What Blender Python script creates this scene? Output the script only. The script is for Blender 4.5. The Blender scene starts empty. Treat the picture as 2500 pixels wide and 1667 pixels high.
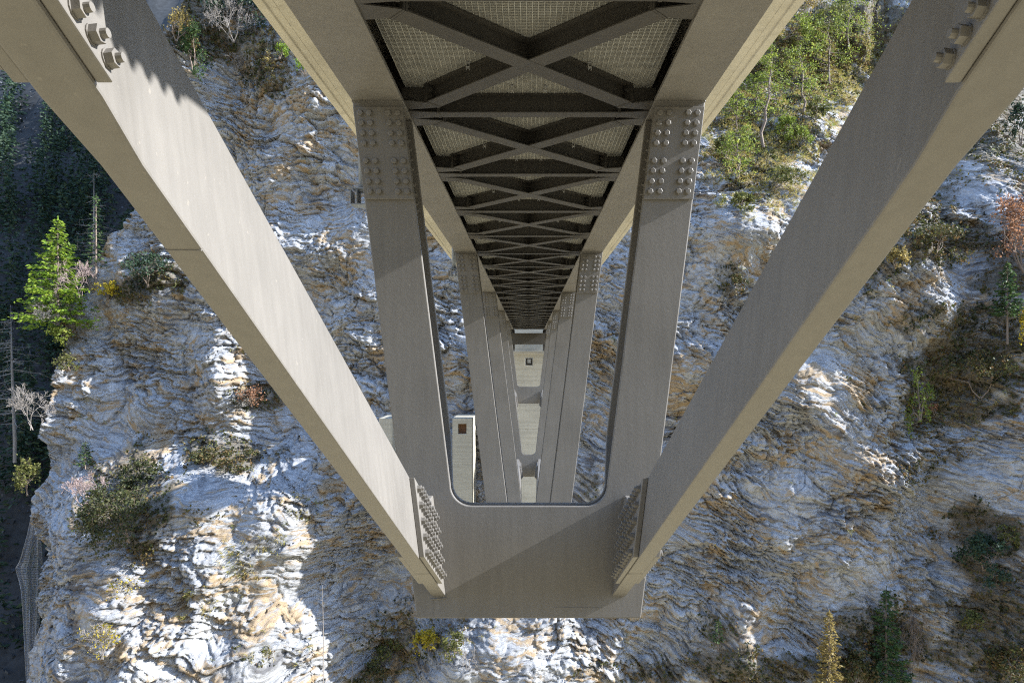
import bpy, math, random
import numpy as np
from mathutils import Vector

# ------------------------------------------------------------------ camera, sky, sun, exposure
S = bpy.context.scene
COL = S.collection
FPX, VX, VY = 1667.0, 1291.0, 880.0          # focal length and vanishing point, in pixels of the 2500 px photograph
U = 215.0                                    # drawing units per metre at the first frame
D1 = FPX / U                                 # metres to the first frame

cam_d = bpy.data.cameras.new('camera')
cam_d.sensor_width = 36.0
cam_d.lens = 36.0 * FPX / 2500.0
cam_d.shift_x = -(VX - 1250.0) / 2500.0
cam_d.shift_y = (VY - 833.5) / 2500.0
cam_d.clip_start = 0.05
cam_d.clip_end = 5000.0
cam = bpy.data.objects.new('camera', cam_d)
cam.rotation_euler = (math.radians(90), 0, 0)
COL.objects.link(cam)
S.camera = cam

TO_SUN = Vector((1.0, -0.055, 0.545)).normalized()
SUN_EL = math.asin(TO_SUN.z)
SUN_AZ = math.atan2(TO_SUN.x, TO_SUN.y)
w = bpy.data.worlds.new('World')
S.world = w
w.use_nodes = True
nt = w.node_tree
sky = nt.nodes.new('ShaderNodeTexSky')
sky.sky_type = 'NISHITA'
sky.sun_disc = False
sky.sun_elevation = SUN_EL
sky.sun_rotation = SUN_AZ
sky.altitude = 900
sky.ozone_density = 1.4
sky.dust_density = 0.4
bg = nt.nodes['Background']
bg.inputs['Strength'].default_value = 0.15
nt.links.new(sky.outputs[0], bg.inputs[0])

sl = bpy.data.lights.new('sun', 'SUN')
sl.energy = 2.55
sl.angle = math.radians(0.5)
sl.color = (1.0, 0.985, 0.955)
sun = bpy.data.objects.new('sun', sl)
sun.rotation_euler = TO_SUN.to_track_quat('Z', 'Y').to_euler()
sun.location = (60, -10, 60)
COL.objects.link(sun)

vs = S.view_settings
vs.view_transform = 'Standard'
vs.look = 'None'
vs.exposure = 2.55
vs.gamma = 1.0
vs.use_curve_mapping = False
S.cycles.max_bounces = 6
S.cycles.diffuse_bounces = 4
S.cycles.transparent_max_bounces = 8
S.cycles.use_denoising = False
S.cycles.use_adaptive_sampling = False
S.cycles.filter_width = 1.15

# ------------------------------------------------------------------ helpers
rng = np.random.default_rng(7)

def tag(o, label=None, cat=None, group=None, kind=None):
    if label: o['label'] = label
    if cat: o['category'] = cat
    if group: o['group'] = group
    if kind: o['kind'] = kind
    return o

def empty(name, loc=(0, 0, 0)):
    o = bpy.data.objects.new(name, None)
    o.empty_display_size = 0.3
    o.location = loc
    COL.objects.link(o)
    return o

def link(name, me, parent=None, loc=None):
    o = bpy.data.objects.new(name, me)
    COL.objects.link(o)
    if loc is not None: o.location = loc
    if parent is not None: o.parent = parent
    return o

def mesh(name, verts, faces, mat, smooth=False, attrs=None):
    me = bpy.data.meshes.new(name)
    if isinstance(faces, np.ndarray):
        V = np.asarray(verts, np.float32)
        n, k = faces.shape
        me.vertices.add(len(V)); me.vertices.foreach_set('co', V.ravel())
        me.loops.add(n * k); me.loops.foreach_set('vertex_index', faces.astype(np.int32).ravel())
        me.polygons.add(n)
        me.polygons.foreach_set('loop_start', np.arange(0, n * k, k, dtype=np.int32))
        if smooth: me.polygons.foreach_set('use_smooth', np.ones(n, bool))
        me.update(calc_edges=True)
        me.validate()
    else:
        me.from_pydata([tuple(v) for v in verts], [], [tuple(f) for f in faces])
        if smooth:
            for p in me.polygons: p.use_smooth = True
        me.update()
    if attrs:
        for k_, a in attrs.items():
            at = me.attributes.new(k_, 'FLOAT', 'POINT')
            at.data.foreach_set('value', np.asarray(a, np.float32).ravel())
    if mat: me.materials.append(mat)
    return me

def bevel(o, w_=0.008, seg=2):
    m = o.modifiers.new('bevel', 'BEVEL')
    m.width = w_; m.segments = seg; m.limit_method = 'ANGLE'; m.angle_limit = math.radians(35)
    m.harden_normals = False
    return o

class MB:
    """collects boxes, prisms and tubes of one part"""
    def __init__(s): s.v = []; s.f = []
    def add(s, v, f):
        b = len(s.v); s.v += [tuple(p) for p in v]; s.f += [tuple(b + i for i in q) for q in f]
    def box(s, x0, x1, y0, y1, z0, z1):
        s.add([(x0,y0,z0),(x1,y0,z0),(x1,y1,z0),(x0,y1,z0),(x0,y0,z1),(x1,y0,z1),(x1,y1,z1),(x0,y1,z1)],
              [(0,3,2,1),(4,5,6,7),(0,1,5,4),(1,2,6,5),(2,3,7,6),(3,0,4,7)])
    def obox(s, c, ax, ay, az):
        c, ax, ay, az = map(Vector, (c, ax, ay, az))
        P = [c+sx*ax+sy*ay+sz*az for sz in (-1,1) for sx, sy in ((-1,-1),(1,-1),(1,1),(-1,1))]
        f = [(0,3,2,1),(4,5,6,7),(0,1,5,4),(1,2,6,5),(2,3,7,6),(3,0,4,7)]
        if ax.cross(ay).dot(az) < 0: f = [q[::-1] for q in f]
        s.add(P, f)
    def loft(s, secs):
        """secs: list of same-length closed rings"""
        n = len(secs[0]); v = [p for r in secs for p in r]; f = []
        for i in range(len(secs)-1):
            for j in range(n):
                a = i*n+j; b = i*n+(j+1) % n
                f.append((a, b, b+n, a+n))
        f.append(tuple(range(n-1, -1, -1))); f.append(tuple((len(secs)-1)*n+j for j in range(n)))
        s.add(v, f)
    def cyl(s, p0, p1, r0, r1=None, n=8, rot=0.0, cap=True):
        p0, p1 = Vector(p0), Vector(p1); r1 = r0 if r1 is None else r1
        d = (p1-p0).normalized()
        a = d.orthogonal().normalized() if abs(d.x) > .9 or abs(d.y) > .9 else d.cross(Vector((0,1,0))).normalized()
        b = d.cross(a)
        v = []
        for p, r in ((p0, r0), (p1, r1)):
            for k in range(n):
                t = 2*math.pi*k/n+rot
                v.append(p+r*(math.cos(t)*a+math.sin(t)*b))
        f = [(k, (k+1) % n, (k+1) % n+n, k+n) for k in range(n)]
        if cap: f += [tuple(range(n-1, -1, -1)), tuple(range(n, 2*n))]
        s.add(v, f)
    def me(s, name, mat, smooth=False): return mesh(name, s.v, s.f, mat, smooth)
    def build(s, name, mat, parent=None, smooth=False, bev=0, loc=None):
        o = link(name, s.me(name, mat, smooth), parent, loc)
        if bev: bevel(o, bev)
        return o

def W(ux, y, uz):
    """drawing units at the first frame, y in frame distances -> metres"""
    return (ux/U, y*D1, uz/U)

# ------------------------------------------------------------------ materials
def mat_new(name):
    m = bpy.data.materials.new(name); m.use_nodes = True
    t = m.node_tree; b = t.nodes['Principled BSDF']
    return m, t, b

def N(t, ty, **kw):
    n = t.nodes.new(ty)
    for k, v in kw.items():
        if k in n.inputs.keys() if hasattr(n.inputs, 'keys') else False: n.inputs[k].default_value = v
        else: setattr(n, k, v)
    return n

def noise(t, vec, scale, detail=4, rough=.55, dist=0.0):
    n = t.nodes.new('ShaderNodeTexNoise')
    n.inputs['Scale'].default_value = scale; n.inputs['Detail'].default_value = detail
    n.inputs['Roughness'].default_value = rough; n.inputs['Distortion'].default_value = dist
    if vec is not None: t.links.new(vec, n.inputs['Vector'])
    return n.outputs['Fac']

def ramp(t, fac, stops):
    r = t.nodes.new('ShaderNodeValToRGB'); e = r.color_ramp.elements
    while len(e) < len(stops): e.new(.5)
    for q, (p, c) in zip(e, stops):
        q.position = p; q.color = (*c, 1) if len(c) == 3 else c
    t.links.new(fac, r.inputs['Fac'])
    return r.outputs['Color']

def mixc(t, fac, a, b, mode='MIX'):
    m = t.nodes.new('ShaderNodeMix'); m.data_type = 'RGBA'; m.blend_type = mode
    for s_, v in ((m.inputs[0], fac), (m.inputs[6], a), (m.inputs[7], b)):
        if isinstance(v, (int, float)): s_.default_value = v
        elif isinstance(v, tuple): s_.default_value = (*v, 1) if len(v) == 3 else v
        else: t.links.new(v, s_)
    return m.outputs[2]

def objco(t, scale=(1, 1, 1), space='Object'):
    c = t.nodes.new('ShaderNodeTexCoord'); mp = t.nodes.new('ShaderNodeMapping')
    mp.inputs['Scale'].default_value = scale
    t.links.new(c.outputs[space], mp.inputs['Vector'])
    return mp.outputs['Vector']

def geoco(t, scale=(1, 1, 1)):
    c = t.nodes.new('ShaderNodeNewGeometry'); mp = t.nodes.new('ShaderNodeMapping')
    mp.inputs['Scale'].default_value = scale
    t.links.new(c.outputs['Position'], mp.inputs['Vector'])
    return mp.outputs['Vector']

def bump(t, b, h, strength, dist):
    n = t.nodes.new('ShaderNodeBump')
    n.inputs['Strength'].default_value = strength; n.inputs['Distance'].default_value = dist
    t.links.new(h, n.inputs['Height']); t.links.new(n.outputs[0], b.inputs['Normal'])

def math_n(t, op, a, b=None):
    m = t.nodes.new('ShaderNodeMath'); m.operation = op
    for i, v in enumerate((a, b)):
        if v is None: continue
        if isinstance(v, (int, float)): m.inputs[i].default_value = v
        else: t.links.new(v, m.inputs[i])
    return m.outputs[0]

def steel_mat(name, base, rough=.5, bumpy=1.0):
    m, t, b = mat_new(name)
    v = geoco(t)
    big = noise(t, geoco(t, (.9, .9, .9)), 1.1, 5, .6)
    streak = noise(t, geoco(t, (9, 9, .7)), 1.6, 4, .6)
    fine = noise(t, v, 90, 2, .5)
    mid = noise(t, v, 30, 3, .6)
    spots = noise(t, v, 26, 2, .5)
    d = tuple(c*.84 for c in base); l = tuple(min(1, c*1.13) for c in base)
    c1 = ramp(t, big, [(.3, d), (.7, l)])
    c2 = mixc(t, .35, c1, ramp(t, streak, [(.35, tuple(c*.82 for c in base)), (.66, tuple(c*1.16 for c in base))]))
    sp = ramp(t, spots, [(.70, (0, 0, 0)), (.76, (1, 1, 1))])
    c3 = mixc(t, math_n(t, 'MULTIPLY', sp, .35), c2, (base[0]*1.75, base[1]*1.7, base[2]*1.6))
    t.links.new(c3, b.inputs['Base Color'])
    rr = t.nodes.new('ShaderNodeMapRange')
    rr.inputs[3].default_value = rough-.1; rr.inputs[4].default_value = rough+.12
    t.links.new(big, rr.inputs[0]); t.links.new(rr.outputs[0], b.inputs['Roughness'])
    b.inputs['Specular IOR Level'].default_value = .45
    hsum = math_n(t, 'ADD', math_n(t, 'MULTIPLY', fine, .35), mid)
    bump(t, b, hsum, .22*bumpy, .004)
    return m

M_STEEL = steel_mat('painted_steel', (.149, .140, .128))
M_STEEL_SHADE = steel_mat('shade_darkened_steel', (.052, .048, .043), .46, .5)  # same steel paint, with the shade under the deck put into its colour

def concrete_mat(name='concrete', k=1.0):
    m, t, b = mat_new(name)
    v = geoco(t)
    big = noise(t, v, .6, 5, .6); mid = noise(t, v, 5, 5, .6); fine = noise(t, v, 60, 3, .6)
    boards = noise(t, geoco(t, (.25, .25, 6)), 1.0, 2, .5)
    drip = noise(t, geoco(t, (5, 5, .25)), 1.0, 4, .6)
    c = ramp(t, big, [(.3, (.45, .42, .345)), (.7, (.60, .56, .455))])
    c = mixc(t, .35, c, ramp(t, mid, [(.35, (.36, .335, .28)), (.65, (.56, .53, .46))]))
    c = mixc(t, .28, c, ramp(t, boards, [(.42, (.33, .31, .26)), (.58, (.56, .53, .45))]))
    c = mixc(t, math_n(t, 'MULTIPLY', ramp(t, drip, [(.56, (0, 0, 0)), (.75, (1, 1, 1))]), .4), c, (.27, .25, .21))
    if k != 1.0: c = mixc(t, 1.0, c, (k, k*1.0, k*.98), 'MULTIPLY')
    t.links.new(c, b.inputs['Base Color'])
    b.inputs['Roughness'].default_value = .88
    bump(t, b, math_n(t, 'ADD', fine, mid), .3, .006)
    return m
M_CONC = concrete_mat()
M_CONC_OLD = concrete_mat('weathered_concrete', .60)

def simple(name, base, rough=.6, metal=0., var=.2, scale=6.):
    m, t, b = mat_new(name)
    n = noise(t, geoco(t), scale, 4, .6)
    t.links.new(ramp(t, n, [(.3, tuple(c*(1-var) for c in base)), (.7, tuple(min(1, c*(1+var)) for c in base))]), b.inputs['Base Color'])
    b.inputs['Roughness'].default_value = rough; b.inputs['Metallic'].default_value = metal
    return m
M_GALV = simple('galvanised_grating', (.34, .335, .31), .5, .0, .15, 9)
M_CLIP = simple('galvanised_clip', (.55, .55, .55), .35, .6, .15, 30)
M_RUBBER = simple('bearing_rubber', (.03, .03, .035), .7)
M_PIPE = simple('grey_pipe', (.20, .225, .26), .4)
M_RUST = simple('rusty_niche', (.14, .07, .035), .85, 0, .5, 14)
M_BARK = simple('bark', (.16, .125, .10), .9, 0, .35, 9)
M_PALE = simple('pale_dead_wood', (.20, .18, .162), .85, 0, .25, 7)
M_PINK = simple('pinkish_twigs', (.27, .205, .19), .85, 0, .25, 7)
M_BIRCH = simple('pale_bark', (.20, .19, .18), .8, 0, .3, 5)

def rock_mat():
    m, t, b = mat_new('folded_schist')
    def at(n):
        a = t.nodes.new('ShaderNodeAttribute'); a.attribute_name = n; return a.outputs['Fac']
    v = geoco(t)
    n1 = noise(t, v, 1.1, 7, .68); n2 = noise(t, geoco(t, (1, 1, 3.0)), 3.4, 6, .7, .25); n3 = noise(t, v, 8, 5, .72)
    cb = t.nodes.new('ShaderNodeCombineXYZ')
    jit = math_n(t, 'MULTIPLY', math_n(t, 'SUBTRACT', n3, .5), .10)
    t.links.new(math_n(t, 'MULTIPLY', at('ft'), 1.5), cb.inputs[0]); t.links.new(math_n(t, 'MULTIPLY', math_n(t, 'ADD', at('fs'), jit), 4.6), cb.inputs[1])
    def voro(sc, feat):
        vo = t.nodes.new('ShaderNodeTexVoronoi'); vo.voronoi_dimensions = '2D'; vo.feature = feat; vo.inputs['Scale'].default_value = sc
        t.links.new(cb.outputs[0], vo.inputs['Vector']); return vo
    cs = t.nodes.new('ShaderNodeCombineXYZ')
    t.links.new(math_n(t, 'MULTIPLY', at('ft'), 1.1), cs.inputs[0]); t.links.new(math_n(t, 'MULTIPLY', at('fs'), 7.5), cs.inputs[1])
    n2 = noise(t, cs.outputs[0], 1.0, 5, .72)
    va, vb = voro(1.0, 'F1'), voro(2.3, 'F1')
    sepa = t.nodes.new('ShaderNodeSeparateColor'); t.links.new(va.outputs['Color'], sepa.inputs[0])
    sepb = t.nodes.new('ShaderNodeSeparateColor'); t.links.new(vb.outputs['Color'], sepb.inputs[0])
    flake = math_n(t, 'ADD', math_n(t, 'MULTIPLY', sepa.outputs[0], .6), math_n(t, 'MULTIPLY', sepb.outputs[0], .4))
    c = ramp(t, n1, [(.32, (.17, .178, .195)), (.5, (.31, .318, .335)), (.68, (.42, .428, .44))])
    c = mixc(t, .55, c, ramp(t, n2, [(.38, (.04, .042, .048)), (.47, (.25, .258, .275)), (.56, (.38, .388, .40)), (.66, (.50, .50, .50))]))
    c = mixc(t, .38, c, ramp(t, flake, [(.15, (.07, .073, .08)), (.42, (.29, .298, .315)), (.8, (.45, .455, .46))]))
    def msk(a, lo, hi, amt=1.0, nz=.35, nn=None):
        s_ = math_n(t, 'ADD', a, math_n(t, 'MULTIPLY', math_n(t, 'SUBTRACT', n3 if nn is None else nn, .5), nz))
        r = t.nodes.new('ShaderNodeMapRange'); r.inputs[1].default_value = lo; r.inputs[2].default_value = hi
        r.inputs[4].default_value = amt; t.links.new(s_, r.inputs[0]); return r.outputs[0]
    c = mixc(t, msk(at('white'), .45, .8, .5), c, (.42, .425, .43))
    oc = ramp(t, n3, [(.3, (.22, .14, .06)), (.55, (.36, .255, .135)), (.75, (.46, .37, .24))])
    c = mixc(t, msk(math_n(t, 'ADD', at('ochre'), math_n(t, 'MULTIPLY', math_n(t, 'SUBTRACT', sepa.outputs[1], .5), .45)), .55, .86, .8, .5), c, oc)
    c = mixc(t, msk(at('band'), .5, .75, .80, .4), c, (.085, .085, .092))
    soil = ramp(t, n3, [(.3, (.04, .036, .028)), (.52, (.10, .085, .058)), (.72, (.24, .21, .16))])
    c = mixc(t, msk(at('veg'), .38, .85, .85, 1.6, n1), c, soil)
    t.links.new(c, b.inputs['Base Color'])
    b.inputs['Roughness'].default_value = .86
    b.inputs['Specular IOR Level'].default_value = .3
    n4 = noise(t, v, 26, 3, .7)
    bump(t, b, math_n(t, 'ADD', math_n(t, 'MULTIPLY', n4, .35), math_n(t, 'ADD', math_n(t, 'MULTIPLY', n2, 1.3), math_n(t, 'MULTIPLY', flake, .5))), 1.0, .13)
    c = mixc(t, .5, c, ramp(t, n4, [(.34, (.45, .45, .45)), (.5, (1.0, 1.0, 1.0)), (.68, (1.25, 1.25, 1.25))]), 'MULTIPLY')
    t.links.new(c, b.inputs['Base Color'])
    return m
M_ROCK = rock_mat()

def leaf_mat(name, stops, trans=.35):
    m, t, b = mat_new(name)
    a = t.nodes.new('ShaderNodeAttribute'); a.attribute_name = 'tint'
    k = len(stops)
    c = ramp(t, a.outputs['Fac'], [((i+.0)/(k-1), s_) for i, s_ in enumerate(stops)])
    t.links.new(c, b.inputs['Base Color']); b.inputs['Roughness'].default_value = .6
    b.inputs['Specular IOR Level'].default_value = .25
    tr = t.nodes.new('ShaderNodeBsdfTranslucent'); t.links.new(c, tr.inputs[0])
    mx = t.nodes.new('ShaderNodeMixShader'); mx.inputs[0].default_value = trans
    t.links.new(b.outputs[0], mx.inputs[1]); t.links.new(tr.outputs[0], mx.inputs[2])
    t.links.new(mx.outputs[0], t.nodes['Material Output'].inputs[0])
    return m
L_SPRUCE = leaf_mat('spruce_needles', [(.020, .045, .018), (.045, .085, .028), (.085, .13, .035)])
L_BRIGHT = leaf_mat('fresh_green_needles', [(.07, .13, .015), (.15, .24, .025), (.28, .36, .04)], .45)
L_DARK = leaf_mat('dark_needles', [(.012, .028, .018), (.025, .05, .028), (.045, .075, .035)], .25)
L_PINE = leaf_mat('pine_needles', [(.08, .12, .02), (.16, .21, .035), (.29, .31, .06)], .45)
L_LARCH = leaf_mat('golden_larch_needles', [(.17, .13, .045), (.26, .20, .065), (.34, .275, .10)], .45)
L_COPPER = leaf_mat('copper_leaves', [(.13, .065, .035), (.26, .13, .07), (.40, .23, .14)], .4)
L_SHRUB = leaf_mat('autumn_undergrowth', [(.018, .020, .010), (.035, .042, .016), (.065, .072, .022), (.10, .085, .03), (.15, .09, .04), (.06, .075, .02)], .3)
L_THICK = leaf_mat('dark_thicket_leaves', [(.014, .019, .009), (.03, .04, .014), (.055, .062, .02), (.07, .055, .025)], .25)
L_OLIVE = leaf_mat('olive_leaves', [(.05, .06, .02), (.10, .11, .03), (.19, .18, .05)], .4)
L_YELLOW = leaf_mat('yellow_leaves', [(.20, .18, .02), (.40, .33, .03), (.58, .42, .04)], .5)
L_GRASS = leaf_mat('dry_grass', [(.16, .18, .04), (.29, .28, .08), (.40, .33, .12), (.35, .27, .09), (.20, .25, .05)], .4)

# ------------------------------------------------------------------ noise
_P = np.random.default_rng(11).permutation(512).astype(np.int64)
_P = np.concatenate([_P, _P]); _P2 = np.concatenate([_P, _P])
_A = np.random.default_rng(12).random(512)*2*np.pi
_GX, _GY = np.cos(_A), np.sin(_A)
def pn(x, y, seed=0):
    x = np.asarray(x, float)+seed*37.13; y = np.asarray(y, float)+seed*91.7
    xi = np.floor(x).astype(np.int64); yi = np.floor(y).astype(np.int64)
    xf = x-xi; yf = y-yi
    u = xf*xf*xf*(xf*(xf*6-15)+10); v = yf*yf*yf*(yf*(yf*6-15)+10)
    xi &= 511; yi &= 511; x1 = (xi+1) & 511; y1 = (yi+1) & 511
    def g(a, b_, dx, dy):
        h = _P2[_P2[a]+b_] & 511
        return _GX[h]*dx+_GY[h]*dy
    n00 = g(xi, yi, xf, yf); n10 = g(x1, yi, xf-1, yf); n01 = g(xi, y1, xf, yf-1); n11 = g(x1, y1, xf-1, yf-1)
    return ((n00*(1-u)+n10*u)*(1-v)+(n01*(1-u)+n11*u)*v)*1.5
def fbm(x, y, o=4, seed=0, gain=.5):
    r = 0; a = 1
    for k in range(o):
        r = r+a*pn(x*2**k, y*2**k, seed+k); a *= gain
    return r
def worley(x, y, seed):
    xi = np.floor(x).astype(np.int64); yi = np.floor(y).astype(np.int64)
    b1 = np.full(x.shape, 9.0); b2 = np.full(x.shape, 9.0); bk = np.zeros(x.shape, np.int64); bx = np.zeros(x.shape); by = np.zeros(x.shape)
    for i in (-1, 0, 1):
        for j in (-1, 0, 1):
            k = _P2[_P2[(xi+i) & 511]+((yi+j+seed*13) & 511)] & 511
            cx = xi+i+.15+.7*_A[k]/6.2832; cy = yi+j+.15+.7*_A[(k+57) & 511]/6.2832
            d = np.hypot(x-cx, y-cy)
            n = d < b1
            b2 = np.where(n, b1, np.minimum(b2, d)); b1 = np.where(n, d, b1)
            bk = np.where(n, k, bk); bx = np.where(n, x-cx, bx); by = np.where(n, y-cy, by)
    return bk, bx, by, b2-b1
def rnd(k, o): return _A[(k*3+o) & 511]/6.2832-.5
def sst(a, b, x):
    t = np.clip((x-a)/(b-a), 0, 1); return t*t*(3-2*t)

# ------------------------------------------------------------------ the cliff
def cliff_edge(z):
    return np.interp(z, [-60, -36, -17, -8, 5, 17, 30, 70], [-54.6, -54.4, -54.2, -54.0, -52.6, -47.8, -43.5, -38])

def cliff_base(x, z):
    # plan: the wall comes nearer towards the right, so most of it faces away from the low sun
    xs = np.array([-90, -60, -36, -14, 0, 12, 30, 48, 62, 110]); ys = np.array([80, 78.8, 77.4, 75.4, 74.5, 73.6, 71.2, 68.2, 69.2, 96])
    g = np.interp(x, xs, ys)
    g = g+.10*z+.25*np.clip(z-6, 0, 90)*sst(26, 50, x)
    # lit buttress low on the left, sunny flank under the first frame
    bt = np.exp(-np.abs((x+34)/15.0)**4)*sst(-7, -15, z)
    g = g+bt*(-12.5+.20*(x+34)+.22*(z+24))
    g = g-6.5*np.exp(-((x+4)/9.0)**2)*sst(-18, -30, z)
    g = g+2.0*np.exp(-((x+13)/4.0)**2)*sst(-8, -24, z)
    g = g-2.2*np.exp(-((x+33.5)/3.0)**2-((z+2)/5)**2)-2.5*np.exp(-((x-20)/5.0)**2-((z+1)/4)**2)
    # grassy slope leaning back, upper right
    g = g+.75*np.clip(z-13, 0, 27)*sst(8, 22, x)*sst(10, 20, z)-2.5*np.exp(-((x-22)/7.0)**2-((z-15)/6)**2)
    # gully far right
    g = g+5.0*np.exp(-((x-46-.2*z)/5.0)**2)
    return g

def cliff_full(x, z):
    g = cliff_base(x, z)
    e = cliff_edge(z)+1.2*pn(z/4.0, z*0+3.3, 5)+.5*pn(z/1.3, z*0+1.3, 6)
    corner = np.clip(e-x, 0, None)
    wx = 2.4*fbm(x/13, z/11, 3, 20); wz = 2.2*fbm(x/19+5, z/14, 2, 30)+.3*pn(x/4.5, z/3.2, 33)+.16*pn(x/1.3, z/1.1, 34)+.07*pn(x/.45, z/.4, 35)
    s = np.where(x > 0, z+.34*x, z+.14*x)+wz
    t = x+wx
    fk, fx, fy, fe = worley((x+.8*wx)/5.5, (z+.25*wz)/3.6, 7)
    s = s+1.3*rnd(fk, 5)+1.6*rnd(fk, 9)*fx+.5*pn(x/2.2, z/2.2, 36)
    macro = 2.3*pn(x/10, z/12, 1)+1.5*pn(x/5.2, z/6.0, 2)+.5*pn(x/2.6, z/2.4, 3)
    def ridge(a, p=1.0): return 1-np.abs(a)*1.6
    a1 = pn(t/4.2, s/.95, 40); a2 = pn(t/1.9, s/.42, 41); a3 = pn(t/.85, s/.20, 42); a4 = pn(t/.5, s/.13, 43)
    L = s/.62+1.4*pn(t/5, s/2.2, 44); fr = L-np.floor(L)
    saw = np.where(fr < .8, fr/.8, (1-fr)/.2)
    sawamp = .34*np.clip(.5+1.2*pn(x/6, z/4, 45), 0, 1.2)
    strata = .50*a1+.40*np.abs(a2)+.26*a3+.12*a4+.30*ridge(a2)*ridge(a1)+sawamp*saw
    chunk = .35*np.abs(pn(x/1.1, z/.9, 50))+.2*np.abs(pn(x/.5, z/.45, 51))
    def plates(lt, ls, seed):
        q = s/ls+.5*pn(t/(lt*3), s/(ls*4), seed); row = np.floor(q); v_ = q-row
        p = t/lt+_A[(row.astype(np.int64)*37+seed) & 511]+.25*pn(t/lt*1.7, s/ls*.8, seed+1); col = np.floor(p); u_ = p-col
        k = (row.astype(np.int64)*131+col.astype(np.int64)*71+seed*17) & 511
        h = _A[_P2[k]]/6.2832; h2 = _A[_P2[k]+0 if False else _P2[(k+211) & 511]]/6.2832
        d = np.minimum(np.minimum(u_, 1-u_)*lt*.6, np.minimum(v_, 1-v_)*ls)
        return h, h2, d, u_-.5, v_-.5
    pl = 0; ptint = 0
    for lt, ls, amp, sd in ((3.2, .95, .70, 200), (1.4, .40, .50, 210), (.66, .22, .30, 220)):
        h, h2, d, u_, v_ = plates(lt, ls, sd)
        pl = pl+amp*(h-.5)+amp*.55*(h2-.5)*u_*2-amp*.45*v_*h-amp*.55*np.exp(-(d/(.10*ls+.03))**2)
        ptint = ptint+(h2-.5)*(.30 if sd > 200 else .2)
    fac = 0
    for cell, asp, amp, sd in ((2.6, 1.5, 1.15, 3), (1.15, 1.5, .62, 4), (.5, 1.4, .26, 5)):
        k, bx, by, ed = worley((t+.25*pn(x/.7, z/.7, 230+sd))/(cell*asp), (s*.6+z*.4+.2*pn(x/.6, z/.6, 240+sd))/cell, sd)
        fac = fac+amp*(.75*rnd(k, 1)+1.5*rnd(k, 2)*bx+1.2*rnd(k, 3)*by)-amp*.38*np.exp(-(ed/.07)**2)
        ptint = ptint+.22*rnd(k, 4)
    fol = sst(-.15, .35, pn(x/9, z/7, 250)+.12)       # where the rock is thinly foliated, else blocky
    rough = np.clip(.75+.9*pn(x/8, z/8, 52), .35, 1.35)
    y = g-(macro*.9+strata*rough*.4+pl*rough*(.36+.36*fol)+fac*rough*(.75-.3*fol)+chunk*rough*.5)
    y = y+corner*5.5
    masks = dict(
        ochre=np.clip(.46+.42*fbm(x/6, z/4, 4, 60, .6)+.25*pn(t/2.2, s/.55, 61)+ptint*1.3, 0, 1),
        white=np.clip(.36+.6*fbm(x/6, z/6, 3, 70)+.25*pn(t/2.5, s/.8, 71)-ptint*.9, 0, 1),
        fs=s, ft=t, band=np.clip(.30+.55*pn(t/3.8, s/.34, 80)+.4*pn(x/7, z/7, 81)+ptint*.3, 0, 1))
    return y, masks

K = 2500/2352.0
VEG = [(300,1160,95,125,1),(520,1045,130,45,.95),(335,650,75,55,1),(570,905,70,45,.8),(2215,850,165,155,1),(2160,545,120,75,.9),
       (2255,1240,105,100,1),(2300,1450,140,175,1),(2010,1470,120,110,.9),(1740,1535,330,42,.9),(1745,330,110,105,.85),(1890,110,120,130,.95),
       (470,60,110,90,.95),(920,1470,105,110,.5),(1010,1450,70,55,.5),(140,760,70,50,.8),(560,1290,50,55,.55),(690,1165,55,30,.6),
       (590,1500,60,40,.5),(2000,620,60,60,.7),(1680,650,40,40,.6),(1640,1440,50,40,.6),(620,130,70,90,.8),(2120,1080,70,50,.6),(2330,330,60,90,.8),
       (1360,1110,30,40,.6),(450,1180,60,40,.5),(2300,640,70,60,.8),(1990,60,110,120,.95),(2260,300,110,120,1),(2150,430,100,60,.75),(2330,200,80,80,.95),(2100,500,70,50,.8),(1800,200,120,160,.7)]
VEG = [tuple(q*K for q in r[:4])+(r[4],) for r in VEG]

def veg_mask(px, py, x, z):
    m = np.zeros_like(px)
    wob = .55*fbm(x/3.5, z/3.0, 4, 90)
    for cx, cy, rx, ry, a in VEG:
        d = np.sqrt(((px-cx)/rx)**2+((py-cy)/ry)**2)
        m = np.maximum(m, a*sst(1.35, .55, d+wob))
    return m

def axis(lo, hi, step, c0, c1, ext=1.5):
    """dense between c0 and c1, growing steps outside"""
    a = [*np.arange(c0, c1, step)]
    st = step; p = c0; left = []
    while p > lo: st *= 1.12; st = min(st, ext); p -= st; left.append(p)
    st = step; p = a[-1]; right = []
    while p < hi: st *= 1.12; st = min(st, ext); p += st; right.append(p)
    return np.array(left[::-1]+a+right)
gx = axis(-80, 105, .127, -60.0, 62.0)
gz = axis(-62, 90, .114, -37.5, 50.0)
GX, GZ = np.meshgrid(gx, gz)
GY, MASK = cliff_full(GX, GZ)
PX = VX+FPX*GX/GY; PY = VY-FPX*GZ/GY
VEGM = veg_mask(PX, PY, GX, GZ)
GY = GY-VEGM*.35*np.abs(pn(GX/.8, GZ/.8, 95))
nx, nz = len(gx), len(gz)
idx = np.arange(nx*nz).reshape(nz, nx)
cf = np.stack([idx[:-1, :-1], idx[:-1, 1:], idx[1:, 1:], idx[1:, :-1]], -1).reshape(-1, 4)
cv = np.stack([GX, GY, GZ], -1).reshape(-1, 3)
me = mesh('cliff', cv, cf, M_ROCK, False, dict(ochre=MASK['ochre'], white=MASK['white'], band=MASK['band'], veg=VEGM, fs=MASK['fs'], ft=MASK['ft']))
cliff = tag(link('cliff', me), 'folded grey and ochre schist rock face of the gorge', None, None, 'structure')

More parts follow.
